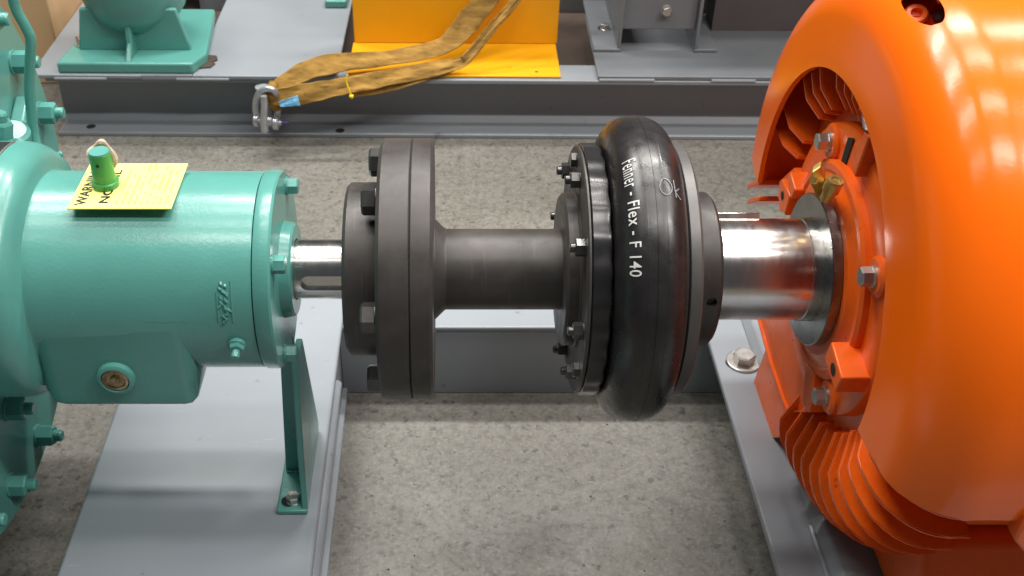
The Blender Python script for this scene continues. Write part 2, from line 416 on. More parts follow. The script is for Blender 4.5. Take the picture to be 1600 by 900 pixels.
obj('clamp_plate', lathe([(0.2570, 0.08), (0.2570, 0.149), (0.2590, 0.152), (0.2695, 0.152), (0.2725, 0.149), (0.2725, 0.08)], 160), GREYR, cp)
bo = obj('motor_boss', lathe([(0.2715, 0.061), (0.2715, 0.0925), (0.3050, 0.0925), (0.3090, 0.0885), (0.3090, 0.061)], 128, close=True), DARK, cp)
cut(bo, zlathe([(-0.03, 0), (-0.03, 0.006), (0.02, 0.006), (0.02, 0)], 20, base=rim(0.2965, 0.093, 115), axis=rdir(115)))
bo.data.materials.clear(); bo.data.materials.append(DARK)
obj('set_screw', zlathe([(0, 0), (0, 0.0055), (0.002, 0.0055), (0.002, 0.003), (0.0005, 0.0)], 16, base=rim(0.2965, 0.0825, 115), axis=rdir(115)), BOLTB, cp)
# lettering moulded on the tyre, reading downwards
def on_tyre(x0, a0, off=0.0007):
    def fn(u, v):
        x = x0 + v; r = tyre_r(x); a = a0 + math.degrees(u / 0.178)
        return rim(x, r + off, a)
    return fn
bm = bmesh.new()
V, F = text_tris('Fenner', 0.0195, bold=0.0, spacing=1.14, xs=0.62)
w1 = max(v[0] for v in V); mapped(V, F, on_tyre(0.1880, 49), bm)
V, F = text_tris('- Flex - F 140', 0.0162, bold=0.0001, spacing=1.10, xs=1.0)
wl_ = max(v[0] for v in V); sc = 0.094 / wl_
mapped([(x * sc, y) for x, y in V], F, on_tyre(0.1895, 49 + math.degrees((w1 + 0.006) / 0.178)), bm)
obj('moulded_lettering', bm, WHITE, cp, smooth=0)
def stroke(pts, wd, fn, bm):
    for (x0, y0), (x1, y1) in zip(pts, pts[1:]):
        dx, dy = x1 - x0, y1 - y0; l = math.hypot(dx, dy) or 1; nx, ny = -dy / l * wd / 2, dx / l * wd / 2
        q = [(x0 + nx, y0 + ny), (x0 - nx, y0 - ny), (x1 - nx, y1 - ny), (x1 + nx, y1 + ny)]
        bm.faces.new([bm.verts.new(fn(*k)) for k in q])
bm = bmesh.new(); fk = on_tyre(0.2225, 61.0, 0.0010)
fo = lambda u, v: fk(-v, u)      # upright chalk letters on the viewer's side
stroke([(0.007 + 0.0065 * math.cos(t * 0.4 + 1.9) * (1 - 0.1 * math.sin(t)), -0.004 + 0.010 * math.sin(t * 0.4 + 1.9)) for t in range(17)], 0.0011, fo, bm)
stroke([(0.0165, 0.006), (0.0178, -0.015)], 0.0011, fo, bm)
stroke([(0.0225, -0.002), (0.0172, -0.008), (0.0235, -0.0155)], 0.0011, fo, bm)
obj('chalk_mark', bm, CHALK, cp, smooth=0)

# ================================================================== PUMP (green, left)
pu = thing('process_pump', 'teal green pump with round bearing housing and bolted casing at the left', 'pump', (-0.35, 0, T))
obj('bearing_housing', lathe([(-0.216, 0.05), (-0.216, 0.1165), (-0.2175, 0.1172), (-0.462, 0.1180), (-0.4662, 0.1192), (-0.4675, 0.1225), (-0.4690, 0.1320), (-0.4730, 0.1405), (-0.4800, 0.1470), (-0.4880, 0.1508), (-0.498, 0.1525), (-0.60, 0.1540)], 144), GREEN, pu)
obj('end_cover', lathe([(-0.2145, 0.05), (-0.2145, 0.1178), (-0.213, 0.1188), (-0.1975, 0.1188), (-0.1950, 0.1165), (-0.1950, 0.05)], 144), GREEN, pu)
obj('seal_collar', lathe([(-0.1955, 0.036), (-0.1955, 0.0585), (-0.184, 0.0565), (-0.1815, 0.054), (-0.1815, 0.037)], 96), GREEN, pu)
sh = obj('pump_shaft', lathe([(-0.25, 0.0), (-0.25, 0.0358), (-0.117, 0.0358), (-0.117, 0.0)], 128), STEEL, pu)
# keyway
aK = 120
d_, t_ = rdir(aK), rdir(aK + 90)
bmk = bmesh.new(); base = Vector((0, 0, AX)) + d_ * 0.0290
pts = []
for i in range(13):
    th = math.pi / 2 + math.pi * i / 12
    pts.append(base + Vector((-0.164 + 0.0095 * math.cos(th), 0, 0)) + t_ * (0.0095 * math.sin(th)))
pts += [base + Vector((-0.10, 0, 0)) - t_ * 0.0095, base + Vector((-0.10, 0, 0)) + t_ * 0.0095]
cut(sh, prism(pts, d_ * 0.02, bmk))
HB = hexmesh(0.0185, 0.0125, GREEN, washer=0.0112, wt=0.0025)
for a in (-2, 88, 178, 268): place('cover_bolt', HB, rim(-0.1950, 0.1005, a), (1, 0, 0), pu, spin=R(a + 20))
# sump squaring off the lower half: sections along X, blended into the barrel
bm = bmesh.new(); rings = []
def sump_section(x, yf, zb, rc):
    P = []
    for k in range(9):               # from the tangent point on the barrel down the front
        t = k / 8; z = 0.012 - t * (0.012 + zb - rc); ycyl = -math.sqrt(max(0.0, 0.1176 ** 2 - min(abs(z), 0.117) ** 2))
        P.append((yf * (1 - (1 - t) ** 6) + ycyl * (1 - t) ** 6, z))
    for k in range(1, 7):
        th = math.pi / 2 * k / 6; P.append((yf + rc - rc * math.cos(th), -zb + rc - rc * math.sin(th)))
    P.append((0.10, -zb)); P.append((0.10, 0.0))
    return [bm.verts.new((x, y, AX + z)) for y, z in P]
for x, yf, zb, rc in ((-0.474, -0.098, 0.095, 0.02), (-0.470, -0.110, 0.104, 0.012), (-0.461, -0.1165, 0.1125, 0.008), (-0.450, -0.1176, 0.1150, 0.008), (-0.310, -0.1176, 0.1150, 0.008), (-0.301, -0.1168, 0.1135, 0.008), (-0.295, -0.1125, 0.109, 0.010), (-0.2915, -0.102, 0.099, 0.014), (-0.290, -0.085, 0.085, 0.014)):
    rings.append(sump_section(x, yf, zb, rc))
for a, b in zip(rings, rings[1:]):
    for k in range(len(a) - 1): bm.faces.new((a[k], a[k + 1], b[k + 1], b[k]))
bm.faces.new(rings[0]); bm.faces.new(rings[-1][::-1])
obj('oil_sump', bm, GREEN, pu, smooth=60)
q = at(182, 589, y=-0.1175)
ring = obj('sight_ring', zlathe([(0, 0.012), (0, 0.0225), (0.006, 0.0215), (0.008, 0.0185), (0.008, 0.0165), (0.003, 0.0155)], 40, base=q, axis=(0, -1, 0)), GREEN, pu)
obj('oil_plug', zlathe([(0.002, 0.0), (0.002, 0.0155), (0.0065, 0.0150), (0.0070, 0.0120), (0.0050, 0.0105), (0.0050, 0.0)], 40, base=q, axis=(0, -1, 0)), BRONZE, pu)
PG = hexmesh(0.0105, 0.005, BRONZE); place('plug_head', PG, q + Vector((0, -0.0045, 0)), (0, -1, 0), pu, spin=0.3)
def fitting(a, x, r):
    o = rim(x, r, a); d = rdir(a)
    f = obj('grease_fitting', zlathe([(-0.002, 0), (-0.002, 0.0105), (0.004, 0.0105), (0.005, 0.008)], 24, base=o, axis=d), GREEN, pu)
    h = hexmesh(0.016, 0.006, GREEN, stud=0.0048, studl=0.010)
    place('fitting_hex', h, o + d * 0.0045, d, pu)
fitting(137, -0.2375, 0.1175)
fitting(140, -0.5300, 0.1525)
# raised casting marks near the cover
bm = bmesh.new()
rr = random.Random(3)
for k in range(16):
    a = 98 + k * 1.45; x = -0.246 + rr.uniform(-0.0055, 0.0055)
    p0 = rim(x, 0.1172, a); p1 = rim(x + rr.uniform(-0.006, 0.006), 0.1172, a + rr.uniform(1.2, 3.4))
    tube([p0, (p0 + p1) / 2 + rdir(a) * 0.0012, p1], 0.0016, 6, bm)
obj('casting_mark', bm, GREEN, pu)
bm = bmesh.new()
for (x0, x1, a0, a1) in ((-0.238, -0.238, 97, 121), (-0.254, -0.254, 103, 121)):
    tube([rim(x0 + (x1 - x0) * t / 8, 0.1172, a0 + (a1 - a0) * t / 8) for t in range(9)], 0.0011, 6, bm)
obj('casting_mark', bm, GREEN, pu)
# support leg
Xf = -0.1870
br = obj('support_leg', prism([(Xf, -0.075, T + 0.006), (Xf, 0.080, T + 0.006), (Xf, 0.082, T + 0.020), (Xf, 0.020, AX - 0.124), (Xf, -0.032, AX - 0.112), (Xf, -0.060, AX - 0.25)], (-0.008, 0, 0)), GREEN, pu, bevel=0.0015)
obj('leg_foot', B(-0.2285, Xf - 0.0005, -0.079, 0.082, T, T + 0.008), GREEN, pu, bevel=0.0025)
obj('leg_web', prism([(-0.1937, -0.006, T + 0.008), (-0.2245, -0.006, T + 0.008), (-0.2115, -0.006, AX - 0.10), (-0.1937, -0.006, AX - 0.10)], (0, 0.008, 0)), GREEN, pu, bevel=0.001)
bm = bmesh.new()
for k in range(6):
    x = -0.220 + 0.0046 * k; zlathe([(-0.003, 0), (0, 0.003), (0.003, 0)], 8, base=(x, -0.0085, T + 0.010), bm=bm)
obj('weld_seam', bm, GREEN, pu, smooth=60)
LB = hexmesh(0.017, 0.009, ZINC, washer=0.0098, wt=0.002)
obj('bolt_slot', zlathe([(0, 0), (0.0006, 0.0105), (0.0012, 0)], 20, base=(-0.2135, -0.0615, T + 0.008)), BLACK, pu)
place('leg_bolt', LB, (-0.2075, -0.0610, T + 0.008), (0, 0, 1), pu)
# vent cap standing on the housing
vb = Vector((-0.3860, -0.0065, AX + 0.1165))
vc = obj('vent_cap', zlathe([(-0.006, 0.0), (-0.006, 0.0150), (0.010, 0.0148), (0.0115, 0.0152), (0.0128, 0.0140), (0.013, 0.0128), (0.0470, 0.0118), (0.0480, 0.0110), (0.0480, 0.0)], 40, base=vb), GREENCAP, pu)
obj('cap_top', zlathe([(0.0478, 0.0), (0.0478, 0.0116), (0.0494, 0.0110), (0.0494, 0.0)], 40, base=vb), GREEN, vc)
obj('vent_hole', zlathe([(0, 0), (0.0006, 0.0021), (0.0008, 0)], 14, base=vb + Vector((-0.0005, -0.0120, 0.037)), axis=(0, -1, 0)), INK, vc)
# vertical casing behind the housing and its nuts
obj('casing_flange', lathe([(-0.612, 0.10), (-0.612, 0.352), (-0.608, 0.357), (-0.580, 0.357), (-0.575, 0.352), (-0.575, 0.10)], 144), GREEN, pu)
obj('casing_body', lathe([(-1.20, 0.0), (-1.20, 0.33), (-1.16, 0.372), (-0.618, 0.374), (-0.613, 0.369), (-0.613, 0.12)], 144), GREEN, pu)  # out-of-view length stretched to keep lamp light off the floor
NT = hexmesh(0.0265, 0.021, GREEN, washer=0.0165, wt=0.003, stud=0.0082, studl=0.011)
for r_, a in ((0.306, -25.5), (0.316, -45), (0.31, -64), (0.215, -32), (0.212, -148), (0.316, -136.5), (0.306, -156.5), (0.31, -118), (0.31, -100), (0.31, -82), (0.306, -176), (0.31, -6)):
    place('casing_nut', NT, rim(-0.575, r_, a), (1, 0, 0), pu, spin=R(a * 3))
for a0 in (-160, -20):
    obj('casing_rib', prism([rim(-0.5745, 0.17, a0 - 18), rim(-0.5745, 0.27, a0 - 14), rim(-0.5745, 0.27, a0 - 10), rim(-0.5745, 0.17, a0 - 12)], (0.02, 0, 0)), GREEN, pu, bevel=0.004)
# guard plate seen under the housing
obj('shaft_guard', B(-0.572, -0.476, -0.060, -0.055, AX - 0.135, AX - 0.03), BROWN, pu)
# flush pipe
pp = smoothpath([at(14, -60, y=0.13), at(22, 5, y=0.13), at(40, 42, y=0.13), at(48, 62, y=0.13), at(47, 95, y=0.13), at(46, 140, y=0.13), at(52, 200, y=0.13), at(60, 240, y=0.12)], 10)
obj('flush_pipe', tube(pp, 0.0062, 14), GREEN, pu)
q = at(22, 205, y=0.09); place('pipe_union', NT, q + Vector((-0.02, 0, -0.01)), (0.25, 0.1, 1), pu)
obj('pipe_boss', zlathe([(-0.06, 0), (-0.06, 0.022), (0.0, 0.022), (0.004, 0.017), (0.004, 0)], 28, base=q + Vector((-0.012, 0.02, -0.012)), axis=(0.2, -0.2, 1)), GREEN, pu)
SB = hexmesh(0.013, 0.010, GREEN, washer=0.008, wt=0.002, stud=0.004, studl=0.006)
place('casing_stud', SB, rim(-0.492, 0.140, -14), Vector((1, 0, 0)) + rdir(-14) * 0.5, pu)
place('casing_stud', SB, rim(-0.485, 0.128, -26), Vector((1, 0, 0)) + rdir(-14) * 0.5, pu)
# black data plate on the adapter
bm = bmesh.new()
grid = [[bm.verts.new(rim(x, 0.1548 if x < -0.55 else 0.1532, a)) for a in range(16, 46, 3)] for x in (-0.60, -0.5035)]
for i in range(len(grid[0]) - 1): bm.faces.new((grid[0][i], grid[0][i + 1], grid[1][i + 1], grid[1][i]))
obj('data_plate', bm, INK, pu)
bm = tube([rim(-0.5035, 0.1534, a) for a in range(16, 46, 3)], 0.0011, 6); obj('plate_edge', bm, ZINC, pu)

# warning tag lying on the housing
tg = thing('warning_tag', 'yellow plastic warning tag lying on the pump housing under the vent cap', 'tag', (-0.36, -0.006, AX + 0.1195))
TZ = AX + 0.1215
obj('tag_plate', B(-0.417, -0.303, -0.0545, 0.0420, TZ - 0.0016, TZ), TAGY, tg, smooth=0)
def on_tag(x0, y0): return lambda u, v: Vector((x0 - v, y0 + u, TZ + 0.0003))
V, F = text_tris('WARNING', 0.0165, bold=0.0004, spacing=1.0)
w1 = max(v[0] for v in V); bm = mapped([(x * 0.083 / w1, y) for x, y in V], F, on_tag(-0.3995, -0.048))
obj('warning_word', bm, INK, tg, smooth=0)
V, F = text_tris('NO OIL', 0.0140, bold=0.0004); w1 = max(v[0] for v in V)
obj('warning_word', mapped([(x * 0.072 / w1, y) for x, y in V], F, on_tag(-0.3755, -0.045)), INK, tg, smooth=0)
bm = bmesh.new(); rr = random.Random(5)
for k in range(9):
    x = -0.3665 + 0.0068 * k; y = -0.046
    while y < 0.034:
        l = rr.uniform(0.003, 0.009)
        if rr.random() < 0.8:
            v = [bm.verts.new(c) for c in ((x, y, TZ + 0.0003), (x + 0.0022, y, TZ + 0.0003), (x + 0.0022, y + l, TZ + 0.0003), (x, y + l, TZ + 0.0003))]
            bm.faces.new(v)
        y += l + 0.0022
        if k in (2, 5) and y > 0.01: break
obj('fine_print', bm, INKP, tg, smooth=0)
# short frayed cord behind the cap
cpth = smoothpath([vb + Vector((-0.015, 0.006, 0.038)), vb + Vector((-0.011, 0.014, 0.045)), vb + Vector((-0.003, 0.017, 0.050)), vb + Vector((0.004, 0.016, 0.049)), vb + Vector((0.010, 0.016, 0.030)), vb + Vector((0.0, 0.0165, 0.012)), vb + Vector((-0.012, 0.0115, 0.012))], 8)
tag(obj('tie_cord', tube(cpth, lambda t: 0.0030 + 0.0012 * math.sin(t * 21), 8), TAN), 'frayed tan cord looped round the back of the green vent cap', 'cord')

# ================================================================== MOTOR (orange, right)
mo = thing('electric_motor', 'large glossy orange electric motor with hood, cooling fins and steel shaft', 'motor', (0.75, 0, T))
ms = obj('motor_shaft', lathe([(0.25, 0.0), (0.25, 0.0608), (0.419, 0.0608), (0.4195, 0.0622), (0.428, 0.0622), (0.428, 0.0615), (0.47, 0.0615), (0.47, 0)], 144), STEEL, mo)
k0 = -5
kd, kt = rdir(k0), rdir(k0 + 90)
bs = Vector((0.300, 0, AX)) + kd * 0.054
obj('shaft_key', prism([bs - kt * 0.014, bs + kt * 0.014, bs + kt * 0.014 + kd * 0.0125, bs - kt * 0.014 + kd * 0.0125], (0.072, 0, 0)), STEEL, mo, bevel=0.001)
obj('seal_disc', lathe([(0.4305, 0.05), (0.4305, 0.0905), (0.4315, 0.0918), (0.4415, 0.0918), (0.4425, 0.0905), (0.4425, 0.05)], 128), STEELF, mo)
obj('seal_housing', lathe([(0.4425, 0.06), (0.4425, 0.103), (0.446, 0.107), (0.450, 0.118), (0.4475, 0.121), (0.4475, 0.128), (0.451, 0.132), (0.458, 0.132)], 128), ORANGEC, mo)
obj('bearing_cap', lathe([(0.458, 0.08), (0.458, 0.150), (0.4585, 0.168), (0.4615, 0.1735), (0.466, 0.1755), (0.482, 0.1755)], 128), ORANGEC, mo)
obj('end_shield', lathe([(0.478, 0.08), (0.478, 0.200), (0.484, 0.222), (0.50, 0.236), (0.545, 0.240), (0.545, 0.10)], 128), ORANGEC, mo)
obj('frame_core', lathe([(0.545, 0.10), (0.545, 0.292), (0.553, 0.300), (1.25, 0.300), (1.25, 0.0)], 128), ORANGEC, mo)
MB = hexmesh(0.0190, 0.012, ZINC, washer=0.0120, wt=0.003)
for a in (6, 94, 178, 268):
    bz = zlathe([(-0.02, 0), (-0.02, 0.024), (-0.003, 0.0225), (0.0, 0.019), (0, 0)], 28, base=rim(0.452, 0.152, a), axis=(-1, 0, 0))
    obj('bolt_boss', bz, ORANGEC, mo)
    place('cap_bolt', MB, rim(0.452, 0.152, a), (-1, 0, 0), mo, spin=R(a + 8))
# cast lugs on the cap
def lug(a, r0, r1, w_, x0, x1, hole=None, sk_=0):
    d, t = rdir(a), rdir(a + 90); c = Vector((0, 0, AX))
    P = [c + d * r0 - t * w_, c + d * r0 + t * w_, c + d * r1 + t * (w_ * 0.9) , c + d * r1 - t * (w_ * 0.9)]
    o = obj('cast_lug', prism([p + Vector((x0, 0, 0)) for p in P], (x1 - x0, 0, 0)), ORANGEC, mo, bevel=0.002)
    if hole:
        obj('lug_hole', zlathe([(0, 0), (0.0005, hole), (0.001, 0)], 18, base=c + d * (r0 * 0.45 + r1 * 0.55) + Vector((x0 - 0.0002, 0, 0)), axis=(-1, 0, 0)), BLACK, mo)
lug(139, 0.122, 0.172, 0.015, 0.428, 0.47, 0.0075)
lug(196, 0.125, 0.180, 0.016, 0.446, 0.47)
lug(-36, 0.118, 0.150, 0.009, 0.436, 0.47)
lug(-50, 0.130, 0.172, 0.016, 0.438, 0.47, 0.006)
lug(46, 0.150, 0.205, 0.008, 0.446, 0.482)
# cooling fins: one mesh, turned about the shaft
def finmesh(pr):
    bm = bmesh.new(); th = 0.0034
    for s in (-1, 1):
        vs_ = [bm.verts.new((x, s * (th if r < 0.30 else th * 0.8), r)) for x, r in pr]
        bm.faces.new(vs_ if s > 0 else vs_[::-1])
    bm.verts.ensure_lookup_table(); n = len(pr)
    for i in range(n): bm.faces.new((bm.verts[i], bm.verts[(i + 1) % n], bm.verts[n + (i + 1) % n], bm.verts[n + i]))
    bmesh.ops.bevel(bm, geom=[e for e in bm.edges if abs(e.verts[0].co.y - e.verts[1].co.y) < 0.0011], offset=0.0018, segments=2, affect='EDGES')
    me = finish(bm, 45); me.materials.append(ORANGEC); return me
curved = [(0.50, 0.19), (0.462, 0.195)] + [(0.520 - 0.078 * math.cos(t), 0.242 + 0.092 * math.sin(t)) for t in [math.pi / 2 * k / 9 for k in range(10)]] + [(0.541, 0.334), (0.541, 0.19)]
hexa = [(0.50, 0.185), (0.458, 0.19), (0.444, 0.215), (0.440, 0.272), (0.466, 0.322), (0.54, 0.326), (0.541, 0.185)]
FC, FH = finmesh(curved), finmesh(hexa)
def fin(al, me, s=1.0):
    """al: degrees from straight down towards the viewer"""
    o = bpy.data.objects.new('cooling_fin', me); C.objects.link(o); o.location = (0, 0, AX)
    o.rotation_euler = (R(180 - al), 0, 0)
    o.parent = mo; o.matrix_parent_inverse = Matrix.Translation(-Vector(mo.location)); return o
for k in range(12): fin(1 + 7.6 * k, FC)
for al in (-104, -113, -132, -139, -146, -160, -167, -174, -181, -188, -195, -202, -210): fin(al, FH)
# drip sheet under the bearing, gusset plate behind it and two short side fins
def atx(px, py, x):
    u = (px - 700) / 1700; v = (450 - py) / 1700
    return CAM + Vector((u, 0.8 + 0.6 * v, -0.6 + 0.8 * v)) * (x / u)
P = [atx(a, b, 0.460) for a, b in ((1186, 490), (1205, 560), (1226, 622), (1234, 641), (1278, 641), (1292, 600), (1275, 540), (1240, 490))]
obj('drip_sheet', prism(P, (0.003, 0, 0)), ORANGEC, mo)
bm = bmesh.new()
for a_, b_ in zip(P[:5], P[1:5]):
    n_ = (Vector((0, a_.y + b_.y, a_.z + b_.z - 2 * AX)).normalized()) * 0.003
    prism([a_ + Vector((-0.004, 0, 0)), b_ + Vector((-0.004, 0, 0)), b_ + Vector((0.045, 0, 0)), a_ + Vector((0.045, 0, 0))], n_, bm)
obj('drip_lip', bm, ORANGEC, mo)
P = [atx(a, b, 0.468) for a, b in ((1204, 520), (1196, 545), (1170, 616), (1190, 685), (1230, 683), (1252, 640), (1240, 560))]
obj('gusset_plate', prism(P, (0.006, 0, 0)), ORANGEC, mo, bevel=0.0015)
vd = Vector((0, 0.8, -0.6)); ud = Vector((0, 0.6, 0.8))
for py in (292, 317):
    o_ = atx(1176, py, 0.444) - vd * 0.02
    pr_ = [o_ + vd * 0.05, o_ - vd * 0.01, o_ - vd * 0.01 + Vector((0.07, 0, 0)), o_ + vd * 0.05 + Vector((0.07, 0, 0))]
    obj('side_fin', prism(pr_, ud * 0.0075), ORANGEC, mo, bevel=0.002)
P = [atx(a, b, 0.452) for a, b in ((1217, 283), (1217, 330), (1250, 340), (1256, 285), (1240, 262))]
obj('side_web', prism(P, (0.02, 0, 0)), ORANGEC, mo, bevel=0.002)
# inner wall of the hood's far side
obj('hood_skirt', B(0.452, 0.75, 0.315, 0.3185, AX - 0.066, AX + 0.02), ORANGEC, mo)
# hood: turned sheet, cut level just under the shaft line, with a lifting-eye hole on top
hp = [(0.436, 0.238), (0.4295, 0.2385), (0.430, 0.262), (0.434, 0.288)]
hp += [(0.508 - 0.074 * math.cos(t), 0.288 + 0.070 * math.sin(t)) for t in [math.pi / 2 * k / 14 for k in range(1, 15)]]
hp += [(0.60, 0.3595), (0.80, 0.362), (1.2, 0.365)]
bm = lathe(hp, 220)
bmesh.ops.bisect_plane(bm, geom=bm.verts[:] + bm.edges[:] + bm.faces[:], plane_co=(0, 0, AX - 0.030), plane_no=(0, 0.03, -1), clear_outer=True)
hd = obj('hood', bm, ORANGE, mo, smooth=50)
so = hd.modifiers.new('thick', 'SOLIDIFY'); so.thickness = 0.0035; so.offset = -1
baked(hd)
def hood_hit(px, py):
    u = (px - 700) / 1700; v = (450 - py) / 1700; d = Vector((u, 0.8 + 0.6 * v, -0.6 + 0.8 * v)); t = 0.5
    while t < 2:
        p = CAM + d * t; r = math.hypot(p.y, p.z - AX)
        ex = max(0.0, min(1.0, (0.508 - p.x) / 0.074)); rs = 0.288 + 0.070 * math.sqrt(max(0.0, 1 - ex * ex))
        if p.x > 0.434 and r < rs: return p, d.normalized()
        t += 0.001
    return p, d.normalized()
hq, hdv = hood_hit(1441, 9)
bmh = bmesh.new()
tq = hdv.to_track_quat('Z', 'Y').to_matrix().to_4x4()
M_ = Matrix.Translation(hq) @ tq @ Matrix.Rotation(R(28), 4, 'Z') @ Matrix.Diagonal((0.0245, 0.0140, 0.028, 1))
bmesh.ops.create_cone(bmh, cap_ends=True, segments=40, radius1=1, radius2=1, depth=2, matrix=M_)
cut(hd, bmh)
hd.data.materials.clear(); hd.data.materials.append(ORANGE)
ey = hq + hdv * 0.035
obj('lifting_boss', zlathe([(-0.07, 0), (-0.07, 0.012), (0.006, 0.012), (0.008, 0.010), (0.008, 0.006), (0.002, 0.005), (0.002, 0)], 24, base=ey + Vector((-0.004, 0, -0.012)), axis=-hdv + Vector((0.1, 0, 0.9))), ORANGEC, mo)
place('lifting_bolt', hexmesh(0.014, 0.010, ZINC, stud=0.005, studl=0.008), ey + Vector((0.018, 0, 0.010)), -hdv, mo)
place('lifting_bolt', hexmesh(0.012, 0.008, BOLTB, stud=0.004, studl=0.008), ey + Vector((0.020, 0, -0.012)), -hdv, mo)
# hood screw and side bracket at the frame edge
q = at(1630, 832, y=-0.365)
obj('hood_clip', prism([q + Vector(v) for v in ((-0.022, 0, 0.020), (0.03, 0, 0.026), (0.03, 0, -0.05), (0.004, 0, -0.045), (-0.024, 0, -0.012))], (0, 0.02, 0)), ORANGEC, mo, bevel=0.003)
# motor foot below
bm = prism([(0.535, -0.33, T + 0.024), (0.535, 0.33, T + 0.024), (0.535, 0.25, AX - 0.20), (0.535, -0.25, AX - 0.20)], (0.60, 0, 0))
obj('motor_foot', bm, ORANGEC, mo, bevel=0.008, seg=3)
# brass grease fitting on the bearing cap
g1 = atx(1303, 287, 0.424); g2 = atx(1279, 282, 0.420)
gm = obj('grease_nipple', zlathe([(-0.024, 0.0), (-0.024, 0.0070), (-0.010, 0.0070), (-0.010, 0.0095), (0.004, 0.0095), (0.006, 0.0085), (0.006, 0.0050), (0.0045, 0.004), (0.0045, 0)], 28, base=g1, axis=(0.12, -0.2, 1)), BRASS, mo)
obj('grease_elbow', prism([g2 + Vector(v) for v in ((-0.010, 0, 0.010), (0.000, 0.003, 0.016), (0.007, 0.003, 0.004), (0.009, 0, -0.026), (0.001, -0.004, -0.020), (-0.009, -0.003, -0.004))], (0.004, 0.012, 0.002)), BRASS, gm, bevel=0.0015)
obj('elbow_eye', zlathe([(0, 0.0), (0, 0.0050), (0.004, 0.0045), (0.004, 0.0)], 16, base=g2 + Vector((-0.006, -0.004, 0.003)), axis=(-0.8, -0.5, 0.3)), BRASS, gm)
obj('grease_body', prism([g2 + Vector((0.006, 0, -0.004)), g1 + Vector((0.006, 0, -0.010)), g1 + Vector((0.004, 0, -0.020)), g2 + Vector((0.008, 0, -0.030))], (0.004, 0.016, 0)), BRASS, gm, bevel=0.0015)
gs = [atx(a, b, 0.4565) for a, b in ((1325, 215), (1334, 216), (1316, 272), (1308, 272))]
obj('grease_groove', prism(gs, (0.001, 0, 0)), BLACK, mo)
obj('grounding_clip', zlathe([(0, 0), (0, 0.010), (0.02, 0.007), (0.024, 0)], 12, base=rim(0.452, 0.212, 44), axis=(-0.6, -0.3, 1)), STEELF, mo)

# ================================================================== FAR SKID AND WHAT STANDS ON IT
XF[0] = Matrix.Translation((0, 1.215, 0)) @ Matrix.Rotation(R(-0.75), 4, 'Z') @ Matrix.Translation((0, -1.215, 0))
fs = thing('steel_skid', 'second grey steel skid beam lying across the back of the floor', 'base frame', (0.3, 1.25, 0))
Y0 = 1.212; H = 0.150
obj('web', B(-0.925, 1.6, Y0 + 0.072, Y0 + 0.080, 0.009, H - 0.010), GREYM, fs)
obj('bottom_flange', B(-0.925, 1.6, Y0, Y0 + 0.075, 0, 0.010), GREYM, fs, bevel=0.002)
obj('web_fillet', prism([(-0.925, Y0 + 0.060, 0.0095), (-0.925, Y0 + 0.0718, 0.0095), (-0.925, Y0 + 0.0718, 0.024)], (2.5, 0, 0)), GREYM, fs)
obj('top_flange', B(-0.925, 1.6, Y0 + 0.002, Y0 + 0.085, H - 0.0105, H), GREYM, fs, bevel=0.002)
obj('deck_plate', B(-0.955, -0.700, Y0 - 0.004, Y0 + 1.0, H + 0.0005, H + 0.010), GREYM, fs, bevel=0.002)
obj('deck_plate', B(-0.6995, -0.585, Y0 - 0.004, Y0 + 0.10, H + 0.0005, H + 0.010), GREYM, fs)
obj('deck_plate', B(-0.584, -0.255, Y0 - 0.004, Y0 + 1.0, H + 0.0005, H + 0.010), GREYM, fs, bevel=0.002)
obj('deck_plate', B(0.342, 1.60, Y0 + 0.004, Y0 + 0.36, H + 0.0005, H + 0.011), GREYD, fs, bevel=0.002)  # shade over this plate is put into its darker grey
obj('shade_sheet', B(-0.90, 1.58, Y0 + 0.0815, Y0 + 1.1, 0.05, 0.058), BROWN, fs)  # dark sheet added in place of the deep shade below the deck
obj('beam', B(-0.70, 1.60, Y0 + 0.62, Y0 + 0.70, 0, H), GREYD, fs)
for x0, x1 in ((-0.90, -0.78), (-0.62, -0.50), (0.345, 0.47), (0.60, 0.70)):
    obj('weld_bead', tube([Vector((x0, Y0 - 0.003 if x0 < 0.3 else Y0 + 0.004, H + 0.001)), Vector((x1, Y0 - 0.003 if x0 < 0.3 else Y0 + 0.004, H + 0.001))], 0.004, 8), GREYM, fs)
for px, py in ((140, 201), (531, 205)):
    q = at(px, py, z=0.0104); obj('bolt_hole', zlathe([(0, 0), (0.0003, 0.011), (0.0006, 0)], 18, base=(q.x, q.y, 0.0100)), BLACK, fs)
# lifting lug of the skid
q = at(412, 128, y=Y0 - 0.002)
obj('lifting_lug', B(q.x - 0.012, q.x + 0.012, Y0 - 0.020, Y0 + 0.070, 0.06, H - 0.011), GREYD, fs, bevel=0.003)
obj('lug_cap', zlathe([(-0.03, 0.008), (-0.004, 0.010), (0, 0.020), (0.006, 0.020), (0.008, 0.012), (0.012, 0)], 20, base=(q.x, Y0 - 0.012, H - 0.018)), GREYM, fs)

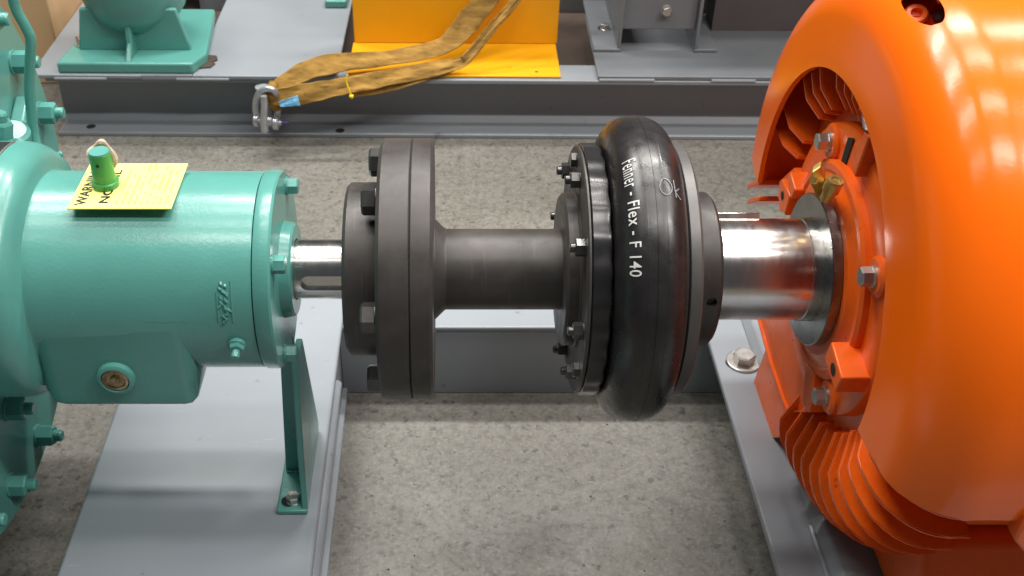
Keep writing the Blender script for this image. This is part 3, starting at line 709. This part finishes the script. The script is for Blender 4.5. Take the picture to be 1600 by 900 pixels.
# openings in the deck look down on the dark sheet, not the floor
# green pump foot and bowl standing on the far deck
fp = thing('process_pump', 'teal green pump foot with rounded bowl bolted to far deck plate', 'pump', (-0.73, Y0 + 0.12, H + 0.01))
z0 = H + 0.010; z1 = z0 + 0.026
obj('foot_plate', prism([(-0.892, Y0 + 0.004, z0), (-0.583, Y0 + 0.004, z0), (-0.560, Y0 + 0.060, z0), (-0.588, Y0 + 0.32, z0), (-0.868, Y0 + 0.32, z0)], (0, 0, 0.026)), GREEN, fp, bevel=0.005, seg=3)
bowl = bmesh.new()
zlathe([(-0.135, 0.0), (-0.128, 0.05), (-0.105, 0.088), (-0.07, 0.113), (-0.02, 0.126), (0.04, 0.128), (0.16, 0.128), (0.16, 0)], 48, base=(-0.730, Y0 + 0.155, z1 + 0.150), bm=bowl)
obj('bowl', bowl, GREEN, fp)
obj('foot_rib', prism([(-0.737, Y0 + 0.010, z1 - 0.002), (-0.737, Y0 + 0.10, z1 - 0.002), (-0.737, Y0 + 0.12, z1 + 0.13), (-0.737, Y0 + 0.055, z1 + 0.10), (-0.737, Y0 + 0.045, z1 + 0.03)], (0.014, 0, 0)), GREEN, fp, bevel=0.004, seg=3)
obj('foot_web', prism([(-0.860, Y0 + 0.075, z1 - 0.002), (-0.597, Y0 + 0.075, z1 - 0.002), (-0.62, Y0 + 0.075, z1 + 0.10), (-0.84, Y0 + 0.075, z1 + 0.10)], (0, 0.014, 0)), GREEN, fp, bevel=0.004)
FPB = hexmesh(0.030, 0.018, ZINC, washer=0.022, wt=0.004)
for px, py in ((129, 72), (276, 74)):
    q = at(px, py, z=z1); place('foot_bolt', FPB, (q.x, q.y, z1), (0, 0, 1), fp)
sf = at(524, 14, z=z0)
gf = thing('green_machine_foot', 'small green machine foot at the top edge beside the yellow angle', 'machine foot', (sf.x, sf.y, z0))
obj('foot_block', B(sf.x - 0.032, sf.x + 0.024, sf.y, sf.y + 0.09, z0, z0 + 0.020), GREEN, gf, bevel=0.004)
place('foot_bolt', hexmesh(0.02, 0.012, ZINC, washer=0.015, wt=0.002), (sf.x - 0.006, sf.y + 0.028, z0 + 0.02), (0, 0, 1), gf)
# cast bracket on the shim between
sh_ = thing('shim_pack', 'thin notched grey shim beside the far green pump foot', 'shim', (-0.555, Y0 + 0.06, z0))
obj('shim', prism([(-0.575, Y0 + 0.03, z0), (-0.548, Y0 + 0.035, z0), (-0.541, Y0 + 0.055, z0), (-0.552, Y0 + 0.06, z0), (-0.539, Y0 + 0.075, z0), (-0.545, Y0 + 0.095, z0), (-0.57, Y0 + 0.10, z0)], (0, 0, 0.004)), BROWN, sh_)

# yellow angle
ya = thing('yellow_angle', 'bright yellow painted steel angle standing on the far skid beam', 'guard', (0.01, Y0 + 0.1, H))
obj('base_leaf', B(-0.232, 0.258, Y0 + 0.012, Y0 + 0.192, H + 0.0005, H + 0.0065), YELLOW, ya, bevel=0.002)
obj('upright_leaf', B(-0.229, 0.261, Y0 + 0.186, Y0 + 0.192, H + 0.007, H + 0.42), YELLOW, ya, bevel=0.002)
q = at(838, 111, z=H + 0.007); obj('leaf_hole', zlathe([(0, 0), (0.0004, 0.004), (0.0008, 0)], 12, base=(q.x, q.y, H + 0.0062)), BLACK, ya)

# grey formed bracket on the right deck
gb = thing('grey_pedestal', 'grey bolted bracket pedestal standing on far deck at top right', 'bracket', (0.48, Y0 + 0.16, H + 0.011))
zb = H + 0.0115
a0 = at(926, 80, z=zb); a1 = at(968, 80, z=zb); b0 = at(1082, 80, z=zb); b1 = at(1118, 80, z=zb)
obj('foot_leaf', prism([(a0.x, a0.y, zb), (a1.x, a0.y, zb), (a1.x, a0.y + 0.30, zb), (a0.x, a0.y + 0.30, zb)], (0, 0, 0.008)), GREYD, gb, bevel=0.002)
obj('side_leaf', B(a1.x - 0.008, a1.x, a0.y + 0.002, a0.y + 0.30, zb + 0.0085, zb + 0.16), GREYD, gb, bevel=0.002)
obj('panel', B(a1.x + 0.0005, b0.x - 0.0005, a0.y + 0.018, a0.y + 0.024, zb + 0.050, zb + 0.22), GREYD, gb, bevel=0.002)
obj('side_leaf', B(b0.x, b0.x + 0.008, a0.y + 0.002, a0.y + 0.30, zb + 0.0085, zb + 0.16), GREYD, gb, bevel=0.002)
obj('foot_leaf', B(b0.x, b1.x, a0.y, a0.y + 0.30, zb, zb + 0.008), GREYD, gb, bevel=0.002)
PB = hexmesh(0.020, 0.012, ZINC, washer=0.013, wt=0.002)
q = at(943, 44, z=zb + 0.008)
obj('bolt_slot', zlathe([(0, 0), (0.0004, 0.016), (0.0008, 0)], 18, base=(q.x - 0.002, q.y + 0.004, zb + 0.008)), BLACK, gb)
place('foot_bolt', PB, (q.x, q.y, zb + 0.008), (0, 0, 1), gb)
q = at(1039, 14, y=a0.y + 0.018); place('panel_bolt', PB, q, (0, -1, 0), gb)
obj('unseen_shade_box', B(0.335, 1.5, Y0 + 0.02, Y0 + 0.62, 0.66, 1.10), GREYD, gb, bevel=0.01)  # unseen box added above the view to shade the right deck plate
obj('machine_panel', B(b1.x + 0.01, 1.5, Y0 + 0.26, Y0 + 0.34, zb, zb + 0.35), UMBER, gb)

# ------------------------------------------------------------------ sling and shackle
def ribbon(pts, wid, th, bm=None, k=10, crease=0.0025, seed=1):
    rg = random.Random(seed); ph = [rg.uniform(0, 6.3) for _ in range(9)]
    P = smoothpath([p[0] for p in pts], k); bm = bm or bmesh.new(); rings = []
    n = len(P); U = [-1, -.93, -.7, -.4, -.1, .2, .5, .75, .94, 1]
    for i, p in enumerate(P):
        f = i / (n - 1) * (len(pts) - 1); j = min(int(f), len(pts) - 2); t = f - j
        wd = wid * (pts[j][1] * (1 - t) + pts[j + 1][1] * t); tw = pts[j][2] * (1 - t) + pts[j + 1][2] * t
        wd *= 1 + 0.05 * math.sin(f * 3.1 + ph[0]) + 0.03 * math.sin(f * 7.7 + ph[1])
        tg_ = (P[min(i + 1, n - 1)] - P[max(i - 1, 0)]).normalized()
        nr = Vector((0, -math.cos(R(tw)), math.sin(R(tw)))); sd = tg_.cross(nr).normalized(); nr = sd.cross(tg_).normalized()
        def lift(u): return crease * (math.sin(u * 4.2 + f * 1.7 + ph[2]) + 0.6 * math.sin(u * 9 - f * 3.3 + ph[3]) + 0.5 * math.sin(f * 6.1 + u * 2 + ph[4]))
        ring = [bm.verts.new(p + sd * wd / 2 * u + nr * (th * (.5 if abs(u) < .99 else 0) + lift(u))) for u in U]
        ring += [bm.verts.new(p + sd * wd / 2 * u + nr * (-th * .5 + lift(u))) for u in U[::-1][1:-1]]
        rings.append(ring)
    m = len(rings[0])
    for a, b in zip(rings, rings[1:]):
        for i in range(m): bm.faces.new((a[i], a[(i + 1) % m], b[(i + 1) % m], b[i]))
    bm.faces.new(rings[0][::-1]); bm.faces.new(rings[-1]); return bm
XFk = XF[0]; XF[0] = Matrix.Identity(4)
sl = thing('lifting_sling', 'dirty yellow webbing sling draped from shackle over the yellow angle', 'sling', (0.0, 1.22, H))
up1 = [(at(424, 160, y=1.165), 0.7, 40), (at(440, 135, y=1.17), 0.9, 40), (at(475, 112, y=1.19), 1.0, 42), (at(530, 98, y=1.225), 1.0, 50), (at(610, 90, y=1.255), 0.85, 55), (at(680, 76, y=1.285), 0.85, 50), (at(708, 60, y=1.30), 1.05, 35), (at(738, 26, y=1.33), 1.15, 25), (at(768, -12, y=1.36), 1.15, 20), (at(800, -60, y=1.38), 1.15, 20)]
obj('sling_leg', ribbon(up1, 0.047, 0.0035, crease=0.0011, seed=2), SLING, sl)
lo1 = [(at(426, 152, y=1.155), 0.85, 20), (at(460, 149, y=1.150), 1.0, 22), (at(500, 142, y=1.150), 1.0, 28), (at(545, 133, y=1.160), 0.85, 35), (at(600, 123, y=1.185), 0.9, 45), (at(660, 111, y=1.215), 0.85, 45), (at(716, 99, y=1.235), 0.65, 40), (at(732, 88, y=1.24), 0.55, 30), (at(770, 42, y=1.27), 0.5, 25), (at(800, 8, y=1.30), 0.48, 25), (at(830, -40, y=1.33), 0.48, 25)]
obj('sling_leg', ribbon(lo1, 0.044, 0.0040, crease=0.0014, seed=5), SLING, sl)
lo2 = [(at(545, 146, y=1.158), 0.6, 20), (at(590, 139, y=1.176), 0.7, 22), (at(640, 127, y=1.20), 0.6, 30), (at(690, 113, y=1.225), 0.5, 35), (at(722, 101, y=1.238), 0.3, 35)]
obj('sling_fold', ribbon(lo2, 0.034, 0.0040, crease=0.0014, seed=9), SLING, sl)
obj('eye_end', tube(smoothpath([at(428, 128, y=1.172), at(424, 145, y=1.158), at(428, 162, y=1.165), at(436, 168, y=1.17)], 6), lambda t: 0.010 + 0.004 * math.sin(t * 3.1), 10), SLING, sl)
lb = [(at(437, 163, y=1.139), 0.6, 20), (at(452, 160, y=1.139), 1.0, 20), (at(467, 157, y=1.1395), 1.25, 22)]
obj('blue_label', ribbon(lb, 0.019, 0.0012, crease=0.0006), BLUE, sl)
tp = smoothpath([at(543, 117, y=1.148), at(541, 127, y=1.146), at(546, 143, y=1.143), at(550, 154, y=1.146)], 6)
obj('tie_band', tube(tp, 0.0022, 8), TIE, sl); obj('tie_knot', tube([at(546, 150, y=1.143), at(552, 151, y=1.142)], 0.0042, 8), TIE, sl)
skl = thing('bow_shackle', 'galvanised bow shackle with pin hanging on the far beam at sling end', 'shackle', (-0.43, 1.18, 0.04))
YS = 1.150
bowp = smoothpath([at(401, 184, y=YS), at(399, 164, y=YS), at(404, 147, y=YS), at(415, 139, y=YS - 0.002), at(427, 141, y=YS - 0.004), at(433, 152, y=YS + 0.01), at(434, 172, y=YS + 0.02), at(432, 190, y=YS + 0.02)], 8)
obj('bow', tube(bowp, 0.0075, 14), GALV, skl)
obj('limb', tube(smoothpath([at(412, 150, y=YS - 0.022), at(413, 165, y=YS - 0.024), at(412, 190, y=YS - 0.024), at(414, 204, y=YS - 0.02)], 6), lambda t: 0.0075 + 0.0015 * t, 14), GALV, skl)
for px, py in ((402, 188), (432, 193)):
    obj('eye_boss', zlathe([(-0.006, 0), (-0.006, 0.013), (-0.004, 0.0150), (0.004, 0.0150), (0.006, 0.013), (0.006, 0)], 24, base=at(px, py, y=YS), axis=(1, -0.25, 0)), GALV, skl)
obj('pin', tube([at(396, 189, y=YS), at(440, 192, y=YS)], 0.0062, 12), GALV, skl)
obj('pin_end', tube([at(440, 192, y=YS), at(451, 192, y=YS)], 0.0048, 12), PURPLE, skl)
place('pin_nut', hexmesh(0.018, 0.010, GALV), at(419, 190, y=YS - 0.004), (1, -0.2, 0), skl)

# ------------------------------------------------------------------ cardboard carton behind the pump
cb = thing('cardboard_carton', 'plain tan cardboard carton standing behind the green pump casing', 'carton', (-1.35, 1.75, 0))
obj('carton_body', B(-1.85, -0.985, 1.50, 2.15, 0.0, 0.62), CARD, cb, bevel=0.004)
obj('carton_flap', B(-1.85, -0.985, 1.494, 1.4995, 0.30, 0.625), CARD, cb)

# ------------------------------------------------------------------ floor grit
rg = random.Random(11); bm = bmesh.new()
for k in range(420):
    x = rg.uniform(-0.9, 0.55); y = rg.uniform(-0.45, 1.2); r = rg.choice((0.0008, 0.0011, 0.0015, 0.0021))
    vs_ = [bm.verts.new((x + r * math.cos(R(90 * i)) * rg.uniform(0.6, 1.3), y + r * math.sin(R(90 * i)) * rg.uniform(0.6, 1.3), 0.0002)) for i in range(4)]
    tp_ = bm.verts.new((x, y, r * 0.8))
    for i in range(4): bm.faces.new((vs_[i], vs_[(i + 1) % 4], tp_))
gr = obj('floor_grit', bm, mat('dark_grit', (0.055, 0.050, 0.044), 0.9, var=0.3, vscale=60), smooth=0)
gr['kind'] = 'stuff'; gr['label'] = 'scattered dark grit lying on the concrete floor'; gr['category'] = 'grit'
